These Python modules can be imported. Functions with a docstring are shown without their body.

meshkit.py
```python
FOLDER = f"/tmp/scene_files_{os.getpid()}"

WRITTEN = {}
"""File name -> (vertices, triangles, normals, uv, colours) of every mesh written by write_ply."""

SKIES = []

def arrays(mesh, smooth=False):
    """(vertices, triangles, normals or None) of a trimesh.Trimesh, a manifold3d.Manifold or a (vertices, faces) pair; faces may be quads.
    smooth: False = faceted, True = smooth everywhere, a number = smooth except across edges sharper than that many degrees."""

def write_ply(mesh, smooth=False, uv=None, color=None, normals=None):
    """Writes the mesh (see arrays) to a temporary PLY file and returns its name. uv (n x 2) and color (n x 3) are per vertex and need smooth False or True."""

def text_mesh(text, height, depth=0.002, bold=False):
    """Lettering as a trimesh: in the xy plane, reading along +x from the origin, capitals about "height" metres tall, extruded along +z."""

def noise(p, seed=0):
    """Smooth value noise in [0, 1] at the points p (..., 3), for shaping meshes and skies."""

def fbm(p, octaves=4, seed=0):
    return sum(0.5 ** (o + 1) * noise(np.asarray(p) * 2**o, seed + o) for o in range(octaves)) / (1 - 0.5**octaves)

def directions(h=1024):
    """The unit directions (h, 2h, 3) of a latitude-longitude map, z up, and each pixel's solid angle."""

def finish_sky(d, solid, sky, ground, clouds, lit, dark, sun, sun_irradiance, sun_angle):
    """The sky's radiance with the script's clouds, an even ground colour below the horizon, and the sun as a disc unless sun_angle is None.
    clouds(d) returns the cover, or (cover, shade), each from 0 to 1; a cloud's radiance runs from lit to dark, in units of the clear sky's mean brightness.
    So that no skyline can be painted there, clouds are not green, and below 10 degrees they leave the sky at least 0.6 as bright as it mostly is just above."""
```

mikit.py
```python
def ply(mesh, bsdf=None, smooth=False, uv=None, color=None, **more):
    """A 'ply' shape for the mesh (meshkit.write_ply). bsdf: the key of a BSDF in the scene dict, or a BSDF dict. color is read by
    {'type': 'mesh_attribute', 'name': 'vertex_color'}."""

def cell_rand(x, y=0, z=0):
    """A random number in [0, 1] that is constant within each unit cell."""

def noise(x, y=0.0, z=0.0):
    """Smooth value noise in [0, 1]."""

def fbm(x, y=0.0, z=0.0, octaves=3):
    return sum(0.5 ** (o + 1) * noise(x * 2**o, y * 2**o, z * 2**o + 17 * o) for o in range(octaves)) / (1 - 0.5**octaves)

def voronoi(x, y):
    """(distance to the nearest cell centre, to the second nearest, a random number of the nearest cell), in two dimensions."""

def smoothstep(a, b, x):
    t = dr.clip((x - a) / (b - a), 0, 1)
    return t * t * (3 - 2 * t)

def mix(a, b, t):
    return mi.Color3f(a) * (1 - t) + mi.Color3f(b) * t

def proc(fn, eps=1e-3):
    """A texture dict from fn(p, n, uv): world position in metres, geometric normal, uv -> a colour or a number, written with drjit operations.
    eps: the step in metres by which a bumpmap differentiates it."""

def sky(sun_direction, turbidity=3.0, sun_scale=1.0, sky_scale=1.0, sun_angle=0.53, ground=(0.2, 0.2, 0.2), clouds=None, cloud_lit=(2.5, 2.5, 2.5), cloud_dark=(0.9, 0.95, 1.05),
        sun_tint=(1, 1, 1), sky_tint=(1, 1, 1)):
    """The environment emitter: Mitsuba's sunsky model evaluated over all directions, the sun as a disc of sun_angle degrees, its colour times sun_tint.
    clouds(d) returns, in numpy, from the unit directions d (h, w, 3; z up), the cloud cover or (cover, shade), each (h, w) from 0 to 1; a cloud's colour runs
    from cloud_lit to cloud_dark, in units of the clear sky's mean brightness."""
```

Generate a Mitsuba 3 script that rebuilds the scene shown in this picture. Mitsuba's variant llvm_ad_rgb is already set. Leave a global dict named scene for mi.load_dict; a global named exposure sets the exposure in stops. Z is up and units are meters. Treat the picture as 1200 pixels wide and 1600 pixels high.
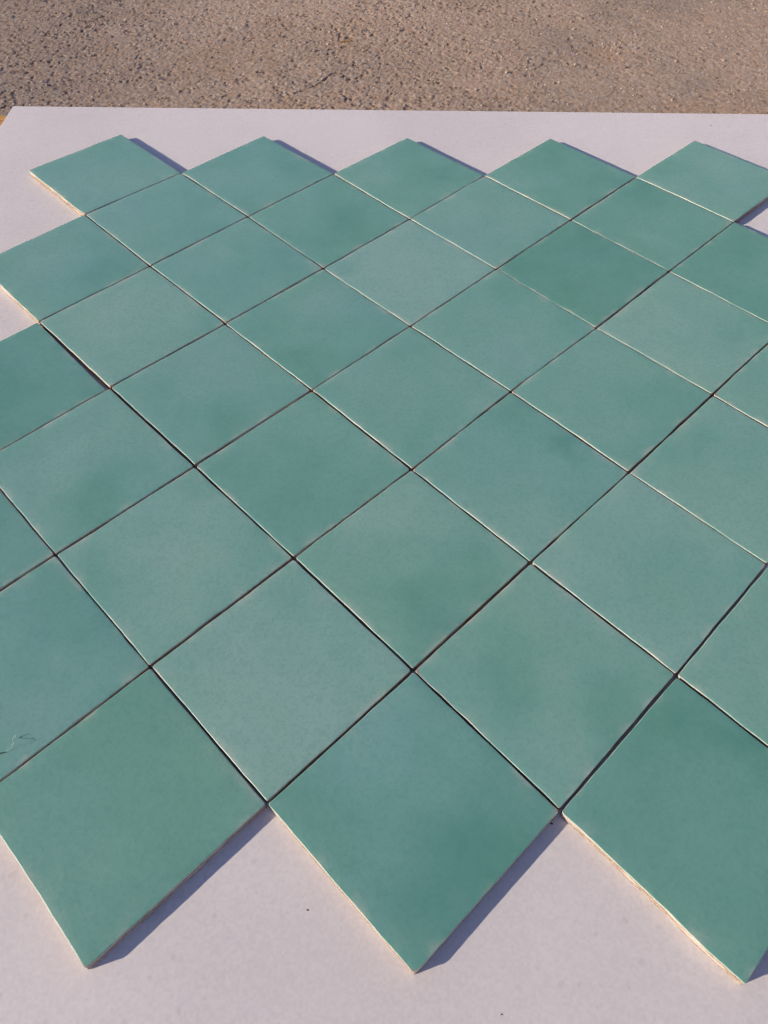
import math
import numpy as np
import trimesh
import mitsuba as mi
import drjit as dr
import mikit
import meshkit
from mikit import proc, noise, fbm, smoothstep, mix
from scipy.spatial import cKDTree

scene, labels = {'type': 'scene'}, {}
T = mi.ScalarTransform4f

# ------------------------------------------------------------------ camera
U = 0.2                                   # one tile pitch, metres
CAM = np.array([-0.1411291903, -1.7450889932, 3.7883410866]) * U
RIGHT = np.array([0.99988693, 0.01466206, 0.00334074])
DOWN = np.array([0.01377435, -0.80385513, -0.59466562])
FWD = np.array([-0.00603355, 0.5946444, -0.80396619])
cam_matrix = np.eye(4)
cam_matrix[:3, 0], cam_matrix[:3, 1], cam_matrix[:3, 2], cam_matrix[:3, 3] = -RIGHT, -DOWN, FWD, CAM
FOCAL = 1183.13                           # in pixels of a 1200 x 1600 picture
scene['camera'] = {
    'type': 'thinlens', 'fov': 2 * math.degrees(math.atan(800 / FOCAL)), 'fov_axis': 'y',
    'aperture_radius': 0.0013, 'focus_distance': 0.92, 'near_clip': 0.02, 'far_clip': 400.0,
    'to_world': T(cam_matrix.tolist()),
    'film': {'type': 'hdrfilm', 'width': 768, 'height': 1024},
}

# ------------------------------------------------------------------ light
SUN_AZ, SUN_EL = math.radians(198.0), math.radians(20.6)
sun = [math.cos(SUN_AZ) * math.cos(SUN_EL), math.sin(SUN_AZ) * math.cos(SUN_EL), math.sin(SUN_EL)]
scene['sky'] = mikit.sky(sun, turbidity=3, ground=(0.3, 0.25, 0.2), sun_tint=(1.06, 1.24, 1.66), sky_tint=(1.22, 0.97, 1.13))
exposure = 1.96

# ------------------------------------------------------------------ heights
THICK = 0.0116                            # tile thickness; z = 0 is the glaze
BOARD_TOP = -THICK
BOARD_T = 0.016
TABLE_TOP = BOARD_TOP - BOARD_T
GROUND_Z = -0.50


# ------------------------------------------------------------------ helpers
def lin(r, g, b):
    c = np.array([r, g, b]) / 255.0
    return np.where(c <= 0.04045, c / 12.92, ((c + 0.055) / 1.055) ** 2.4)


def pixel_to_plane(px, py, z):
    """The point of the plane z that the photograph shows at a pixel: how the layout was measured."""
    d = RIGHT * (px - 600) / FOCAL + DOWN * (py - 800) / FOCAL + FWD
    return CAM + d * (z - CAM[2]) / d[2]


def bx(x0, x1, y0, y1, z0, z1, r=0.002):
    """A box with chamfered edges, as the hull of its inset corners."""
    pts = []
    for x, sx in ((x0, 1), (x1, -1)):
        for y, sy in ((y0, 1), (y1, -1)):
            for z, sz in ((z0, 1), (z1, -1)):
                pts += [(x + sx * r, y + sy * r, z), (x + sx * r, y, z + sz * r), (x, y + sy * r, z + sz * r)]
    return trimesh.convex.convex_hull(np.array(pts))


def tube(points, radius, sides=6):
    p = np.asarray(points, float)
    t = np.gradient(p, axis=0)
    t /= np.linalg.norm(t, axis=1, keepdims=True)
    a = np.cross(t, [0.31, 0.17, 0.93])
    a /= np.linalg.norm(a, axis=1, keepdims=True)
    b = np.cross(t, a)
    ang = np.arange(sides) * 2 * np.pi / sides
    v = (p[:, None] + radius * (np.cos(ang)[None, :, None] * a[:, None] + np.sin(ang)[None, :, None] * b[:, None])).reshape(-1, 3)
    f = []
    for i in range(len(p) - 1):
        for j in range(sides):
            q = [i * sides + j, i * sides + (j + 1) % sides, (i + 1) * sides + (j + 1) % sides, (i + 1) * sides + j]
            f += [[q[0], q[1], q[2]], [q[0], q[2], q[3]]]
    return trimesh.Trimesh(v, f, process=False)


def spline(points, n=60):
    from scipy.interpolate import CubicSpline
    p = np.asarray(points, float)
    k = np.r_[0, np.cumsum(np.linalg.norm(np.diff(p, axis=0), axis=1))]
    return CubicSpline(k, p)(np.linspace(0, k[-1], n))


def np_noise(x, y, seed=0):
    x, y = np.broadcast_arrays(np.asarray(x, float), np.asarray(y, float))
    return meshkit.noise(np.stack([x, y, np.full(x.shape, 0.5)], -1), seed)


def np_fbm(x, y, octaves=3, seed=0):
    x, y = np.broadcast_arrays(np.asarray(x, float), np.asarray(y, float))
    return meshkit.fbm(np.stack([x, y, np.full(x.shape, 0.5)], -1), octaves, seed)


# ------------------------------------------------------------------ materials
def glaze_bump(p, n, uv):
    return fbm(p.x * 380, p.y * 380, p.z * 380, 2) + 0.12 * noise(p.x * 130, p.y * 130, 3.0)


def glaze_speckle(p, n, uv):
    pores, _, k = mikit.voronoi(p.x * 330, p.y * 330)
    pin = (1 - smoothstep(0.12, 0.42, pores)) * smoothstep(0.35, 0.9, k)
    return smoothstep(0.38, 0.80, fbm(p.x * 300 + 3, p.y * 300, 1.0, 3)) * 0.15 + 0.15 * pin


scene['glaze_clear'] = {'type': 'principled', 'base_color': {'type': 'mesh_attribute', 'name': 'vertex_color'}, 'roughness': 0.42, 'specular': 0.4}
scene['glaze_dark'] = {'type': 'principled', 'base_color': {'type': 'rgb', 'value': [0.06, 0.22, 0.18]}, 'roughness': 0.36, 'specular': 0.4}
scene['glaze_material'] = {'type': 'bumpmap', 'scale': 0.00013, 'tex': {**proc(glaze_bump, 3e-4)},
                           'bsdf': {'type': 'blendbsdf', 'weight': proc(glaze_speckle), 'a': {'type': 'ref', 'id': 'glaze_clear'}, 'b': {'type': 'ref', 'id': 'glaze_dark'}}}


def clay_colour(p, n, uv):
    a = fbm(p.x * 500, p.y * 500, p.z * 700, 3)
    b = noise(p.x * 60, p.y * 60, p.z * 300)
    c = mix([0.40, 0.325, 0.27], [0.21, 0.15, 0.115], smoothstep(0.35, 0.75, a))
    return mix(c, [0.54, 0.485, 0.43], smoothstep(0.50, 0.80, b) * 0.8)


scene['clay_material'] = {'type': 'twosided', 'bsdf': {'type': 'diffuse', 'reflectance': proc(clay_colour)}}


def board_colour(p, n, uv):
    a = fbm(p.x * 6, p.y * 6, 0.3, 4)
    c = mix([0.70, 0.655, 0.665], [0.655, 0.61, 0.62], smoothstep(0.3, 0.7, a))
    fine = fbm(p.x * 380, p.y * 380, 2.0, 2)
    c = c * (0.94 + 0.12 * fine)
    # faint rubbed spots and pin-prick dirt
    wx, wy = p.x + 0.006 * noise(p.x * 90, p.y * 90, 1.0), p.y + 0.006 * noise(p.x * 90, p.y * 90, 6.0)
    d1, d2, k = mikit.voronoi(wx * 62, wy * 62)
    spot = (1 - smoothstep(0.05, 0.16 + 0.18 * fbm(p.x * 200, p.y * 200, 4.0, 2), d1)) * smoothstep(0.62, 0.95, k) * smoothstep(0.36, 0.60, fbm(p.x * 9, p.y * 9, 4.0, 2))
    c = c * (1 - 0.085 * spot)
    e1, e2, k2 = mikit.voronoi(p.x * 95 + 7, p.y * 95)
    return c * (1 - 0.30 * (1 - smoothstep(0.02, 0.045, e1)) * smoothstep(0.93, 0.95, k2))


def board_bump(p, n, uv):
    return fbm(p.x * 300, p.y * 300, p.z * 300, 2)


scene['board_material'] = {'type': 'bumpmap', 'scale': 0.00012, 'tex': {**proc(board_bump, 4e-4)},
                           'bsdf': {'type': 'principled', 'base_color': proc(board_colour), 'roughness': 0.55, 'specular': 0.3}}


def wood_colour(p, n, uv):
    g = fbm(p.x * 5, p.y * 160, p.z * 160, 3)
    return mix([0.62, 0.34, 0.09], [0.44, 0.21, 0.045], smoothstep(0.35, 0.7, g))


scene['wood_material'] = {'type': 'principled', 'base_color': proc(wood_colour), 'roughness': 0.5}
scene['ground_material'] = {'type': 'twosided', 'bsdf': {'type': 'diffuse', 'reflectance': {'type': 'mesh_attribute', 'name': 'vertex_color'}}}
scene['crumb_material'] = {'type': 'diffuse', 'reflectance': {'type': 'rgb', 'value': [0.05, 0.035, 0.03]}}
scene['straw_material'] = {'type': 'diffuse', 'reflectance': {'type': 'rgb', 'value': [0.50, 0.34, 0.12]}}
scene['thread_material'] = {'type': 'diffuse', 'reflectance': {'type': 'rgb', 'value': [0.72, 0.74, 0.70]}}


# ------------------------------------------------------------------ ground: one sheet, fine where it is seen close, coarse to the horizon
def build_ground():
    rng = np.random.default_rng(11)
    far = np.geomspace(0.05, 120, 22)
    x0, x1, y0, y1 = -1.95, 1.85, 1.95, 3.45
    xs = np.r_[x0 - far[::-1], np.arange(x0, x1, 0.0036), x1 + far]
    ys = np.r_[y0 - far[::-1], np.arange(y0, y1, 0.0040), y1 + far]
    X, Y = np.meshgrid(xs, ys)
    near = np.clip(np.minimum.reduce([X - x0, x1 - X, Y - y0, y1 - Y]) / 0.12 + 1, 0, 1)
    # stones set in the worn surface
    step = 0.0112
    gx, gy = np.meshgrid(np.arange(x0 - 0.1, x1 + 0.1, step), np.arange(y0 - 0.1, y1 + 0.1, step))
    pts = np.c_[gx.ravel(), gy.ravel()] + rng.uniform(-0.5, 0.5, (gx.size, 2)) * step
    rad = rng.uniform(0.0040, 0.0100, len(pts))
    top = rng.uniform(-0.6, 1.0, len(pts))
    tone = rng.random(len(pts))
    flat = np.c_[X.ravel(), Y.ravel()]
    dist, idx = cKDTree(pts).query(flat)
    dist, idx = dist.reshape(X.shape), idx.reshape(X.shape)
    rough = 0.55 + 0.75 * np.clip(0.5 - 0.42 * X, 0, 1) * (0.55 + 0.9 * np_fbm(X * 2.2, Y * 2.2, 3, 5))
    worn = np.clip((np_fbm(X * 1.6 + 4, Y * 2.4, 3, 21) - 0.42) * 5, 0, 1)
    rough = np.minimum(rough, 1.05) * (1 - 0.40 * worn)
    cap = np.sqrt(np.clip(1 - (dist / (rad[idx] * 1.15)) ** 2, 0, 1))
    Z = 0.0019 * cap * (0.5 + 0.7 * top[idx])
    Z += 0.0030 * (np_fbm(X * 85, Y * 85, 2, 3) - 0.5)
    pits = np.clip(np_fbm(X * 62, Y * 62, 2, 9) - 0.585, 0, 1) * 6.5
    Z -= 0.0034 * np.clip(pits, 0, 1) * (0.4 + 0.8 * rough)
    Z = Z * rough
    Z += 0.009 * (np_fbm(X * 2.6, Y * 2.6, 3, 13) - 0.5)
    # two short cracks, as seen beyond the board
    crack = np.zeros_like(X)
    for path in (CRACK_A,):
        fine = spline(path, 90) if len(path) > 2 else np.linspace(path[0], path[1], 40)
        fine = fine + 0.004 * (np.c_[np_noise(fine[:, 0] * 60, fine[:, 1] * 60, 2), np_noise(fine[:, 0] * 60, fine[:, 1] * 60, 4)] - 0.5)
        dcr, _ = cKDTree(fine).query(flat, distance_upper_bound=0.05)
        dcr = np.where(np.isfinite(dcr), dcr, 1.0).reshape(X.shape)
        crack = np.maximum(crack, np.clip(1 - dcr / 0.007, 0, 1))
    Z -= 0.0045 * crack * np.clip(np_fbm(X * 40, Y * 40, 2, 77) * 3 - 0.6, 0, 1)
    Z = GROUND_Z + Z * near
    global ground_height
    ground_height = lambda x, y: Z[np.searchsorted(ys, y), np.searchsorted(xs, x)]
    # colours of the stones and of the binder between them
    beige, brown, grey, pale, binder = (np.array(c) for c in ([0.50, 0.375, 0.30], [0.39, 0.27, 0.205], [0.39, 0.33, 0.305], [0.62, 0.52, 0.44], [0.33, 0.235, 0.19]))
    k = tone[idx][..., None]
    C = np.where(k < 0.45, beige, np.where(k < 0.70, brown, np.where(k < 0.93, grey, pale)))
    C = C * (1 - 0.45 * (1 - cap[..., None])) + binder * 0.45 * (1 - cap[..., None])
    mean = C.mean((0, 1))
    C = mean + (C - mean) * (0.60 * near[..., None])
    wide = np_fbm(X * 1.9, Y * 1.9, 4, 31)[..., None]
    C = C * (0.80 + 0.40 * wide) * np.array([1.0, 0.985, 0.95])
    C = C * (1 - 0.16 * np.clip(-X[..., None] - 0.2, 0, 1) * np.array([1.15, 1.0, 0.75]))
    C = C * (1 + 0.05 * worn[..., None])
    # dirt held in the pits, greyish and sandy areas
    held = (np.clip(pits, 0, 1) * (0.35 + 0.65 * np.clip(rough, 0, 1)) * near)[..., None]
    C = C * (1 - held * np.array([0.42, 0.46, 0.48]))
    grey_area = np.clip((np_fbm(X * 3.1 + 2, Y * 3.1, 3, 41) - 0.52) * 5, 0, 1)[..., None]
    C = C * (1 - 0.13 * grey_area * np.array([1.25, 1.0, 0.75]))
    sand_area = np.clip((np_fbm(X * 2.7 + 8, Y * 3.5, 3, 43) - 0.52) * 5, 0, 1)[..., None]
    C = C * (1 - 0.10 * sand_area * np.array([0.3, 0.8, 1.5]))
    C = C * (1 - 0.60 * (crack * np.clip(np_fbm(X * 40, Y * 40, 2, 77) * 3 - 0.6, 0, 1))[..., None])
    f = np.arange(X.size).reshape(X.shape)
    q = np.stack([f[:-1, :-1], f[:-1, 1:], f[1:, 1:], f[1:, :-1]], -1).reshape(-1, 4)
    tri = np.vstack([q[:, [0, 1, 2]], q[:, [0, 2, 3]]])
    mesh = trimesh.Trimesh(np.c_[X.ravel(), Y.ravel(), Z.ravel()], tri, process=False)
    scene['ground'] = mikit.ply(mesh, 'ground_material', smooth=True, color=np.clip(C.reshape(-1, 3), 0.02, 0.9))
    labels['ground'] = {'label': 'rough brown ground of worn gravelly concrete beyond the white board', 'category': 'ground', 'kind': 'structure'}


CRACK_A = [pixel_to_plane(a, b, GROUND_Z)[:2] for a, b in ((462, 146), (480, 139), (500, 130), (512, 121), (526, 113))]
build_ground()


def build_grit():
    rng = np.random.default_rng(77)
    ball = trimesh.creation.icosahedron()
    V, F, C = [], [], []
    tones = np.array([[0.48, 0.38, 0.31], [0.34, 0.26, 0.21], [0.62, 0.55, 0.47], [0.30, 0.27, 0.25], [0.22, 0.16, 0.12]])
    for k in range(5200):
        x, y = rng.uniform(-1.95, 1.85), rng.uniform(1.95, 3.45)
        size = rng.uniform(0.0016, 0.0034) * (1 + 1.0 * (rng.random() < 0.05))
        v = ball.vertices * rng.uniform(0.75, 1.25, (len(ball.vertices), 1)) * np.array([1.2, 0.9, 0.65]) * size
        a = rng.uniform(0, 6.28)
        v = v @ np.array([[math.cos(a), math.sin(a), 0], [-math.sin(a), math.cos(a), 0], [0, 0, 1]])
        Vn = v + [x, y, ground_height(x, y) + size * 0.3]
        F.append(ball.faces + len(V) * len(ball.vertices))
        V.append(Vn)
        C.append(np.repeat(tones[rng.choice(5, p=[0.38, 0.27, 0.10, 0.15, 0.10])][None], len(v), 0))
    scene['grit'] = mikit.ply(trimesh.Trimesh(np.vstack(V), np.vstack(F), process=False), 'ground_material', smooth=False, color=np.vstack(C))
    labels['grit'] = {'label': 'loose small grit and pebbles scattered over the brown ground', 'category': 'grit', 'kind': 'stuff'}


build_grit()

# ------------------------------------------------------------------ table and board
BX0, BX1, BY0, BY1 = -4.122 * U, 4.45 * U, -2.75 * U, 6.302 * U
scene['white_board'] = mikit.ply(bx(BX0, BX1, BY0, BY1, TABLE_TOP + 0.0005, BOARD_TOP, 0.0009), 'board_material')
labels['white_board'] = {'label': 'large flat white laminate board carrying the grid of green tiles', 'category': 'board'}

TX0, TX1, TY1, TY0 = -4.75 * U, 4.6 * U, 6.262 * U, -2.4 * U
labels['wooden_table'] = {'label': 'yellow ochre wooden table top showing under the far left corner of the white board', 'category': 'table'}
n_planks = 9
w = (TY1 - TY0) / n_planks
for k in range(n_planks):
    key = 'wooden_table__plank' + (f'_{k:03d}' if k else '')
    scene[key] = mikit.ply(bx(TX0, TX1, TY1 - (k + 1) * w + 0.003, TY1 - k * w, TABLE_TOP - 0.022, TABLE_TOP, 0.0015), 'wood_material')
for k, (px, py) in enumerate(((TX0 + 0.12, TY0 + 0.1), (TX0 + 0.12, TY1 - 0.1), (TX1 - 0.12, TY0 + 0.1), (TX1 - 0.12, TY1 - 0.1))):
    key = 'wooden_table__leg' + (f'_{k:03d}' if k else '')
    scene[key] = mikit.ply(bx(px - 0.03, px + 0.03, py - 0.03, py + 0.03, GROUND_Z - 0.01, TABLE_TOP - 0.0635, 0.003), 'wood_material')
for k, px in enumerate((TX0 + 0.12, TX1 - 0.12)):
    key = 'wooden_table__rail' + (f'_{k:03d}' if k else '')
    scene[key] = mikit.ply(bx(px - 0.035, px + 0.035, TY0 + 0.03, TY1 - 0.03, TABLE_TOP - 0.063, TABLE_TOP - 0.0225, 0.003), 'wood_material')

# ------------------------------------------------------------------ tiles
# lattice corners as measured in the photograph (i down to the right, j up to the right)
PICKS = {(0, 0): (645, 1047), (0, 1): (829, 878), (0, 2): (983, 737), (0, 3): (1113, 616), (0, -1): (416, 1255), (0, -2): (134, 1514),
         (-1, 0): (459, 871), (-2, 0): (304, 727), (-3, 0): (171, 605), (-4, 0): (60, 502), (-1, -1): (234, 1041), (-1, 1): (643, 733),
         (-1, 2): (798, 611), (-1, 3): (932, 512), (-1, 4): (1046, 423), (-1, 5): (1147, 346), (1, 0): (876, 1266), (1, 1): (1057, 1054),
         (1, 2): (1200, 882), (1, -1): (648, 1523), (2, 0): (1165, 1540), (-2, -1): (86, 866), (-2, 1): (487, 609), (-2, 2): (641, 509),
         (-2, 3): (775, 420), (-2, 4): (892, 343), (-2, 5): (994, 276), (-2, 6): (1085, 219), (-3, 1): (352, 505), (-3, 2): (505, 419),
         (-3, 3): (640, 342), (-3, 4): (757, 274), (-3, 5): (860, 216), (-4, 1): (234, 415), (-4, 2): (387, 338), (-4, 3): (521, 271),
         (-4, 4): (636, 215), (-5, 1): (132, 335), (-5, 2): (283, 270), (-5, 3): (412, 212), (-6, 1): (44, 266), (-6, 2): (189, 209)}


def lattice(i, j):
    s = U * 2 ** -0.5
    p = np.array([(i + j) * s, (j - i) * s])
    if (i, j) in PICKS:
        q = pixel_to_plane(*PICKS[(i, j)], 0.0)[:2]
        p = q
    return p


PALE, MID, DEEP = np.array([0.240, 0.410, 0.372]), np.array([0.170, 0.362, 0.318]), np.array([0.090, 0.265, 0.218])
RIM = np.array([0.50, 0.52, 0.46])
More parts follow.
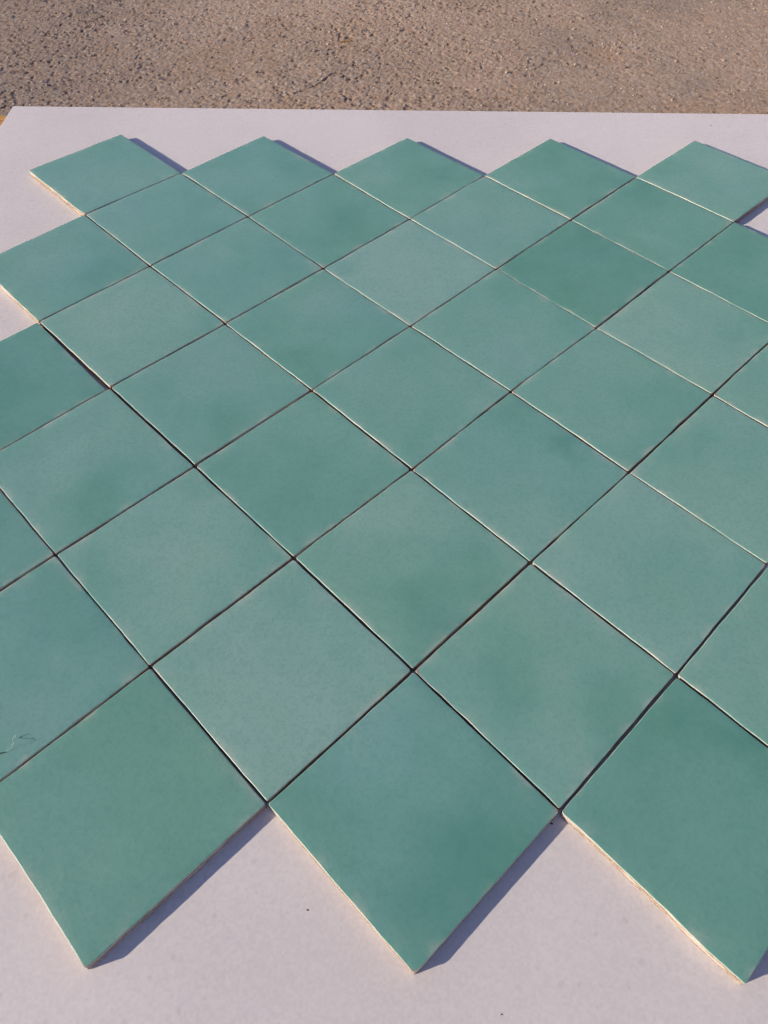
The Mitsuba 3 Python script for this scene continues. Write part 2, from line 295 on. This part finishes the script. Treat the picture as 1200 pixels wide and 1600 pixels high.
# glaze of each tile: depth 0 pale .. 1 deep, hue -1 bluish .. 1 green, then patches (s, t, radius, amount)
TILES = {
    (-1, -2): (0.47, 0.32, [(0.25, 0.75, 0.45, 0.10), (0.9, 0.55, 0.3, 0.12), (0.75, 0.1, 0.3, -0.08)], 'bright green', 'leftmost tile of the nearest row, its lower corner pointing at us'),
    (0, -1): (0.56, -0.25, [(0.15, 0.7, 0.45, -0.20), (0.8, 0.55, 0.4, 0.28), (0.9, 0.1, 0.3, 0.15)], 'blue-green', 'middle tile of the three in the nearest row'),
    (1, 0): (0.57, 0.25, [(0.1, 0.85, 0.30, 0.25), (0.45, 0.95, 0.2, 0.25), (0.6, 0.4, 0.3, -0.12)], 'deep green', 'rightmost tile of the nearest row, showing a cream speckled edge'),
    (-2, -2): (0.42, -0.25, [(0.6, 0.9, 0.3, 0.22), (0.85, 0.4, 0.35, -0.20), (0.3, 0.8, 0.3, 0.1)], 'teal', 'leftmost tile of the second row from front, with a thread on it'),
    (-1, -1): (0.16, 0.05, [(0.1, 0.85, 0.3, 0.22), (0.85, 0.2, 0.4, -0.22), (0.55, 0.95, 0.2, 0.1)], 'pale grey-green', 'second tile from the left in the second row from front'),
    (0, 0): (0.30, 0.20, [(0.28, 0.36, 0.28, 0.26), (0.5, 0.30, 0.2, 0.10), (0.9, 0.6, 0.3, 0.22), (0.75, 0.25, 0.3, -0.18)], 'mottled', 'third tile from the left in the second row from front'),
    (1, 1): (0.36, 0.2, [(0.3, 0.5, 0.3, -0.1)], 'grey-green', 'rightmost tile of the second row from front, cut by the picture edge'),
    (-3, -2): (0.46, -0.3, [(0.5, 0.9, 0.3, 0.15)], 'teal', 'leftmost piece of the third row from front at the left picture edge'),
    (-2, -1): (0.22, 0.0, [(0.45, 0.5, 0.3, -0.12), (0.1, 0.9, 0.25, 0.12), (0.25, 0.1, 0.25, 0.25), (0.85, 0.85, 0.25, 0.22)], 'pale-centred', 'second tile from the left in the third row from front'),
    (-1, 0): (0.30, 0.35, [(0.15, 0.6, 0.35, -0.20), (0.9, 0.35, 0.35, 0.32), (0.75, 0.8, 0.3, 0.20)], 'olive-tinted', 'third tile from the left in the third row from front'),
    (0, 1): (0.22, 0.0, [(0.55, 0.55, 0.3, 0.10), (0.9, 0.8, 0.3, 0.18), (0.2, 0.15, 0.3, -0.05)], 'pale grey-green', 'rightmost tile of the third row from front'),
    (-3, -1): (0.34, -0.1, [(0.75, 0.50, 0.26, 0.26), (0.35, 0.45, 0.3, -0.18), (0.95, 0.3, 0.25, 0.2)], 'teal', 'leftmost tile of the fourth row from front, with a dark lower right patch'),
    (-2, 0): (0.44, 0.15, [(0.7, 0.35, 0.35, 0.20), (0.15, 0.8, 0.3, -0.05), (0.9, 0.7, 0.2, 0.12)], 'deep green', 'second tile from the left in the fourth row from front'),
    (-1, 1): (0.40, 0.0, [(0.55, 0.97, 0.22, 0.42), (0.12, 0.9, 0.3, 0.25), (0.6, 0.3, 0.4, -0.08)], 'blue-green', 'second tile from the right in the fourth row from front, dark at upper right'),
    (0, 2): (0.27, 0.25, [(0.15, 0.55, 0.30, 0.28), (0.7, 0.5, 0.35, -0.10)], 'grey-green', 'rightmost tile of the fourth row from front, cut by the picture edge'),
    (-4, -1): (0.62, -0.15, [(0.7, 0.3, 0.4, 0.05)], 'deep teal', 'leftmost tile of the fifth row from front, beside the widest open joint'),
    (-3, 0): (0.36, -0.1, [(0.9, 0.3, 0.28, 0.32), (0.5, 0.5, 0.3, -0.10), (0.8, 0.85, 0.2, 0.12)], 'grey teal', 'second tile from the left in the fifth row from front'),
    (-2, 1): (0.34, 0.0, [(0.1, 0.7, 0.3, 0.08), (0.9, 0.2, 0.3, 0.15)], 'plain grey-green', 'middle tile of the fifth row from front'),
    (-1, 2): (0.36, 0.1, [(0.2, 0.8, 0.3, -0.08), (0.85, 0.6, 0.3, 0.20)], 'grey-green', 'second tile from the right in the fifth row from front'),
    (0, 3): (0.36, 0.3, [(0.3, 0.5, 0.4, 0.05)], 'grey-green', 'rightmost piece of the fifth row from front at the right picture edge'),
    (-4, 0): (0.24, 0.1, [(0.35, 0.35, 0.35, -0.14), (0.9, 0.85, 0.2, 0.25)], 'pale grey-green', 'leftmost tile of the sixth row from front, above the widest open joint'),
    (-3, 1): (0.44, -0.15, [(0.35, 0.75, 0.3, -0.18), (0.7, 0.2, 0.3, 0.18), (0.9, 0.8, 0.2, 0.12)], 'teal', 'second tile from the left in the sixth row from front'),
    (-2, 2): (0.38, 0.05, [(0.25, 0.9, 0.25, 0.18), (0.6, 0.3, 0.3, -0.08), (0.9, 0.85, 0.25, 0.2)], 'grey-green', 'second tile from the right in the sixth row from front'),
    (-1, 3): (0.22, 0.3, [(0.85, 0.85, 0.3, 0.28), (0.4, 0.4, 0.4, -0.08)], 'pale green', 'rightmost tile of the sixth row from front'),
    (-5, 0): (0.42, -0.25, [(0.35, 0.4, 0.3, -0.20), (0.85, 0.75, 0.3, 0.28)], 'teal', 'leftmost tile of the seventh row from front, beside the bare board'),
    (-4, 1): (0.40, -0.2, [(0.25, 0.3, 0.3, -0.14), (0.6, 0.85, 0.3, 0.16)], 'blue-green', 'second tile from the left in the seventh row from front'),
    (-3, 2): (0.14, -0.05, [(0.4, 0.5, 0.3, -0.12), (0.1, 0.1, 0.2, 0.18)], 'palest grey', 'middle tile of the seventh row from front'),
    (-2, 3): (0.64, 0.15, [(0.6, 0.3, 0.4, 0.05)], 'dark teal green', 'second tile from the right in the seventh row from front'),
    (-1, 4): (0.60, 0.4, [(0.2, 0.7, 0.3, 0.12)], 'deep green', 'rightmost tile of the seventh row from front, its corner touching bare board'),
    (-5, 1): (0.38, -0.25, [(0.5, 0.3, 0.3, -0.06), (0.7, 0.8, 0.3, 0.14)], 'blue-green', 'leftmost tile of the eighth row from front'),
    (-4, 2): (0.46, -0.1, [(0.65, 0.65, 0.3, 0.25), (0.2, 0.3, 0.3, -0.12), (0.85, 0.2, 0.25, 0.12)], 'teal', 'second tile from the left in the eighth row from front'),
    (-3, 3): (0.28, 0.1, [(0.3, 0.5, 0.3, -0.06), (0.9, 0.7, 0.25, 0.12)], 'pale grey-green', 'second tile from the right in the eighth row from front'),
    (-2, 4): (0.52, 0.4, [(0.18, 0.8, 0.32, 0.26), (0.8, 0.3, 0.3, -0.18)], 'green', 'rightmost tile of the eighth row from front, dark towards its top'),
    (-6, 1): (0.34, -0.3, [(0.1, 0.1, 0.25, 0.12), (0.15, 0.85, 0.25, 0.16), (0.6, 0.5, 0.3, -0.08)], 'blue-green', 'leftmost tile of the farthest row, with a bright cream left edge'),
    (-5, 2): (0.42, -0.2, [(0.65, 0.8, 0.28, 0.20), (0.3, 0.2, 0.3, -0.14)], 'teal', 'second tile from the left in the farthest row'),
    (-4, 3): (0.44, 0.0, [(0.75, 0.75, 0.3, 0.32), (0.3, 0.2, 0.3, -0.18), (0.1, 0.9, 0.25, 0.15)], 'teal', 'middle tile of the farthest row, darker towards its right'),
    (-3, 4): (0.54, 0.25, [(0.15, 0.85, 0.3, 0.16), (0.7, 0.7, 0.3, 0.12), (0.25, 0.15, 0.3, -0.26)], 'deep green', 'second tile from the right in the farthest row'),
    (-2, 5): (0.32, 0.25, [(0.15, 0.3, 0.25, 0.24), (0.4, 0.75, 0.3, -0.12)], 'grey-green', 'rightmost tile of the farthest row'),
}

edge_steps = np.array([0, 0.00012, 0.0004, 0.0008, 0.0013, 0.0019, 0.0027, 0.0038, 0.0055, 0.008, 0.0115])
GAP = 0.0024
UNSEEN = {(-2, -3), (1, 2), (2, 1)}         # cells of the same layout wholly outside the picture


def build_tile(index, cell, depth, hue, patches):
    i, j = cell
    rng = np.random.default_rng(1000 + 17 * index)
    seed = 100 + index
    # outline: the four measured corners, drawn in by half a joint and a little of the tile's own size
    q = np.array([lattice(i, j), lattice(i + 1, j), lattice(i + 1, j + 1), lattice(i, j + 1)])
    gap = GAP / 2 + rng.uniform(-0.0005, 0.0006, 4)
    # a tile's free sides stand where they were measured
    for side, other in enumerate(((i, j - 1), (i + 1, j), (i, j + 1), (i - 1, j))):
        if other not in TILES and other not in UNSEEN:
            gap[(1, 2, 3, 0)[side]] *= 0.15
    if cell == (-4, -1):
        q[2] += np.array([-0.0042, -0.0036])
        q[3] += np.array([-0.0008, -0.0006])
    eu, ev = (q[1] - q[0] + q[2] - q[3]) / 2, (q[3] - q[0] + q[2] - q[1]) / 2
    L = (np.linalg.norm(eu) + np.linalg.norm(ev)) / 2
    eu, ev = eu / np.linalg.norm(eu), ev / np.linalg.norm(ev)
    q = q + np.array([eu * gap[0] + ev * gap[1], -eu * gap[2] + ev * gap[1], -eu * gap[2] - ev * gap[3], eu * gap[0] - ev * gap[3]])
    centre = q.mean(0)
    inner = np.linspace(0.0115, L - 0.0115, 42)[1:-1]
    a = np.r_[edge_steps, inner, L - edge_steps[::-1]] / L
    S, Tt = np.meshgrid(a, a, indexing='ij')

    def plan(S, Tt, grow=0.0):
        r, h = 0.0024 / L, 0.5                                  # small plan radius at the corners
        x, y = S - 0.5, Tt - 0.5
        dx, dy = np.clip((np.abs(x) - (h - r)) / r, 0, 1), np.clip((np.abs(y) - (h - r)) / r, 0, 1)
        both = (dx > 0) & (dy > 0)
        x = np.where(both, np.sign(x) * (h - r + r * dx * np.sqrt(1 - dy ** 2 / 2)), x)
        y = np.where(both, np.sign(y) * (h - r + r * dy * np.sqrt(1 - dx ** 2 / 2)), y)
        s, t = x + 0.5, y + 0.5
        P = ((1 - s) * (1 - t))[..., None] * q[0] + (s * (1 - t))[..., None] * q[1] + (s * t)[..., None] * q[2] + ((1 - s) * t)[..., None] * q[3]
        # uneven, hand-cut edges
        wob = lambda c, sd: 0.0027 * (np_fbm(c * 5, sd * 3.7, 4, seed) - 0.5)
        cs, ct = (np.clip(1 - np.minimum(s, 1 - s) / 0.10, 0, 1), np.clip(1 - np.minimum(t, 1 - t) / 0.10, 0, 1))
        P = P + (cs * np.where(s < 0.5, wob(t, 1), wob(t, 2)))[..., None] * eu + (ct * np.where(t < 0.5, wob(s, 3), wob(s, 4)))[..., None] * ev
        return P

    P = plan(S, Tt)
    ds, dt = np.minimum(S, 1 - S) * L, np.minimum(Tt, 1 - Tt) * L
    r = 0.0008

    def fall(d):
        c = np.clip(r - d, 0, r)
        return r - np.sqrt(np.maximum(r * r - c * c, 0)) + 0.00040 * np.exp(-d / 0.0050)

    along = np_fbm(S * 9 + 2, Tt * 9, 2, seed + 1)
    Z = -np.minimum(fall(ds) * (0.8 + 0.5 * along) + fall(dt) * (0.8 + 0.5 * along), 0.0012)
    Z = Z + 0.00075 * (np_fbm(S * 2.6, Tt * 2.6, 2, seed + 2) - 0.5) + 0.00010 * (np_fbm(S * 11, Tt * 11, 2, seed + 3) - 0.5)
    tilt = rng.normal(0, 0.0022, 2)
    lift = rng.uniform(-0.0002, 0.0003)
    if cell == (-4, -1):
        lift = -0.0008
    base = lambda P: (P - centre) @ (eu * tilt[0] + ev * tilt[1]) + lift
    Z = Z + base(P)
    n = len(a)
    V = np.c_[P.reshape(-1, 2), Z.reshape(-1)]
    f = np.arange(n * n).reshape(n, n)
    quads = np.stack([f[:-1, :-1], f[1:, :-1], f[1:, 1:], f[:-1, 1:]], -1).reshape(-1, 4)
    # colour of the glaze: thick and thin drifts
    D = 0.38 + 1.15 * (depth - 0.38) + 0.42 * (np_fbm(S * 1.9 + 5, Tt * 1.9, 3, seed + 5) - 0.5)
    for (ps, pt, pr, amount) in patches:
        wx, wy = S + 0.5 * (np_fbm(S * 3, Tt * 3, 4, seed + 6) - 0.5), Tt + 0.5 * (np_fbm(S * 3 + 9, Tt * 3, 4, seed + 7) - 0.5)
        D = D + 0.95 * amount * np.exp(-(((wx - ps) ** 2 + (wy - pt) ** 2) / (0.80 * pr) ** 2))
    D = D + 0.22 * (np_fbm(S * 9, Tt * 9, 4, seed + 8) - 0.5) + 0.08 * (np_noise(S * 60, Tt * 60, seed + 9) - 0.5)
    D = np.clip(D, 0, 1.1)[..., None]
    C = np.where(D < 0.4, PALE + (MID - PALE) * D / 0.4, MID + (DEEP - MID) * (D - 0.4) / 0.6)
    H = (hue + 1.2 * (np_fbm(S * 1.5, Tt * 1.5 + 7, 2, seed + 11) - 0.5))[..., None]
    C = C * (1 + H * np.array([0.03, 0.025, -0.085]))
    dmin = np.minimum(ds, dt)
    thin = np.clip(1 - dmin / (0.00015 + 0.0040 * np.clip(np_fbm(S * 10 + 3, Tt * 10, 3, seed + 12) - 0.32, 0.0, 1) ** 1.3), 0, 1)
    drift = 0.50 * np.exp(-dmin / 0.0050) * np.clip((np_fbm(S * 8, Tt * 8, 2, seed + 13) - 0.5) * 5, 0, 1)
    m = np.clip(thin * 0.85 + drift, 0, 0.9)[..., None]
    C = C * (1 - m) + RIM * m
    # skirt of glaze running over the rim
    loop = np.r_[f[:-1, 0], f[-1, :-1], f[:0:-1, -1], f[0, :0:-1]]
    LP, LC = V[loop], C.reshape(-1, 3)[loop]
    run = 0.0001 + 0.0012 * np_fbm(np.arange(len(loop)) * 0.16, index * 3.1, 3, seed + 14)
    skirt = LP.copy()
    skirt[:, 2] -= run
    # (s, t) of the loop for normals pointing out
    m1 = len(V)
    V = np.vstack([V, LP, skirt])
    k = np.arange(len(loop))
    k2 = (k + 1) % len(loop)
    side = np.stack([m1 + k, m1 + len(loop) + k, m1 + len(loop) + k2, m1 + k2], -1)
    faces = np.vstack([quads, side])
    col = np.vstack([C.reshape(-1, 3), LC, 0.75 * LC + 0.25 * RIM])
    uv = np.vstack([np.c_[S.reshape(-1), Tt.reshape(-1)], np.c_[S.reshape(-1), Tt.reshape(-1)][loop], np.c_[S.reshape(-1), Tt.reshape(-1)][loop] + 0.005])
    tri = np.vstack([faces[:, [0, 1, 2]], faces[:, [0, 2, 3]]])
    glaze = trimesh.Trimesh(V, tri, process=False)

    # the fired clay under the glaze
    c = np.linspace(0, 1, 70)[:-1]
    s = np.r_[c, np.ones_like(c), 1 - c, np.zeros_like(c)]
    t = np.r_[np.zeros_like(c), c, np.ones_like(c), 1 - c]
    ring = plan(s, t)
    out = ring - centre
    out = out / np.linalg.norm(out, axis=1, keepdims=True)
    rimz = base(ring)
    rows = []
    levels = [0.0007, 0.0018, 0.0045, 0.0068, THICK - 0.0012, THICK - 0.0002]
    for kk, lev in enumerate(levels):
        inset = 0.00025 - 0.0008 * lev / THICK + (0.0006 if kk == len(levels) - 1 else 0.0) + 0.00035 * (np_fbm(np.arange(len(s)) * 0.45, kk * 0.9 + index * 5, 3, seed + 20) - 0.4)
        z = rimz - lev if kk < 2 else np.where(kk >= 4, -lev, rimz - lev)
        rows.append(np.c_[ring - out * inset[:, None], np.broadcast_to(np.maximum(z, BOARD_TOP + 0.0001), len(s))])
    m = len(s)
    V2 = np.vstack(rows + [[[*centre, rimz.mean() - 0.0014], [*centre, -levels[-1]]]])
    k = np.arange(m)
    k2 = (k + 1) % m
    F2 = []
    for rr in range(len(rows) - 1):
        F2 += [np.c_[rr * m + k, (rr + 1) * m + k, (rr + 1) * m + k2], np.c_[rr * m + k, (rr + 1) * m + k2, rr * m + k2]]
    F2 += [np.c_[k, k2, np.full(m, len(V2) - 2)], np.c_[(len(rows) - 1) * m + k2, (len(rows) - 1) * m + k, np.full(m, len(V2) - 1)]]
    body = trimesh.Trimesh(V2, np.vstack(F2), process=False)
    return glaze, col, uv, body


for index, (cell, (depth, hue, patches, look, where)) in enumerate(TILES.items()):
    key = 'ceramic_tile' + (f'_{index:03d}' if index else '')
    glaze, col, uv, body = build_tile(index, cell, depth, hue, patches)
    scene[key + '__glaze'] = mikit.ply(glaze, 'glaze_material', smooth=True, uv=uv, color=np.clip(col, 0.01, 0.95))
    scene[key + '__clay_body'] = mikit.ply(body, 'clay_material', smooth=False)
    labels[key] = {'label': look + ' ' + where, 'category': 'tile', 'group': 'square glazed tiles laid diagonally on the board'}


# ------------------------------------------------------------------ small things lying about
def on_glaze(px, py, h=0.0):
    return pixel_to_plane(px, py, h) if h else pixel_to_plane(px, py, 0.0)


thread_path = [(11.5, 1172, 0.0004), (14, 1171.6, 0.0010), (17, 1169.5, 0.0013), (19.5, 1165, 0.0042), (20.6, 1161, 0.0068), (20.4, 1157.5, 0.0058), (19.2, 1155.5, 0.0034),
               (21, 1152.6, 0.0022), (23.4, 1149, 0.0046), (24.2, 1151, 0.0030), (25.4, 1153.4, 0.0012), (28, 1151.8, 0.0004), (31, 1150.2, 0.0004)]
scene['thread'] = mikit.ply(tube(spline([pixel_to_plane(*p) for p in thread_path], 80), 0.00017), 'thread_material', smooth=40)
labels['thread'] = {'label': 'thin curled pale thread lying on the teal tile at the left picture edge', 'category': 'thread'}
scene['plant_fragment'] = mikit.ply(tube(spline([pixel_to_plane(-7, 1178.5, 0.0006), pixel_to_plane(0, 1177, 0.0009), pixel_to_plane(6, 1176, 0.0007)], 8), 0.0005), 'crumb_material', smooth=40)
labels['plant_fragment'] = {'label': 'tiny dark scrap beside the thread at the left picture edge', 'category': 'scrap'}


def crumb(key, px, py, z, size, material, seed, label):
    rng = np.random.default_rng(seed)
    m = trimesh.creation.icosphere(subdivisions=1, radius=size)
    m.vertices *= rng.uniform(0.7, 1.3, (len(m.vertices), 1)) * np.array([1.25, 0.9, 0.6])
    m.apply_translation(pixel_to_plane(px, py, z) + [0, 0, size * 0.45])
    scene[key] = mikit.ply(m, material)
    labels[key] = {'label': label, 'category': 'crumb'}


crumb('dirt_crumb', 480.5, 1422, BOARD_TOP, 0.0007, 'crumb_material', 1, 'dark speck of dirt on bare board between the left and middle front tiles')
crumb('dirt_crumb_001', 862, 1287, BOARD_TOP, 0.0009, 'crumb_material', 2, 'dark crumb in the shadow beside the middle front tile near its right corner')
crumb('dirt_crumb_002', 1110, 196, BOARD_TOP, 0.0012, 'crumb_material', 3, 'grey speck on the board beyond the rightmost tile of the farthest row')
crumb('dirt_crumb_003', 784, 1585, BOARD_TOP, 0.0006, 'crumb_material', 4, 'tiny dark speck on bare board at the bottom of the picture')
p = pixel_to_plane(540, 66, GROUND_Z)
scene['dry_straw'] = mikit.ply(tube(spline([p + [-0.018, -0.006, 0.004], p + [0, 0, 0.006], p + [0.019, 0.003, 0.004]], 10), 0.0024), 'straw_material', smooth=40)
labels['dry_straw'] = {'label': 'short yellow straw bit on the brown ground near the top middle of the picture', 'category': 'straw'}
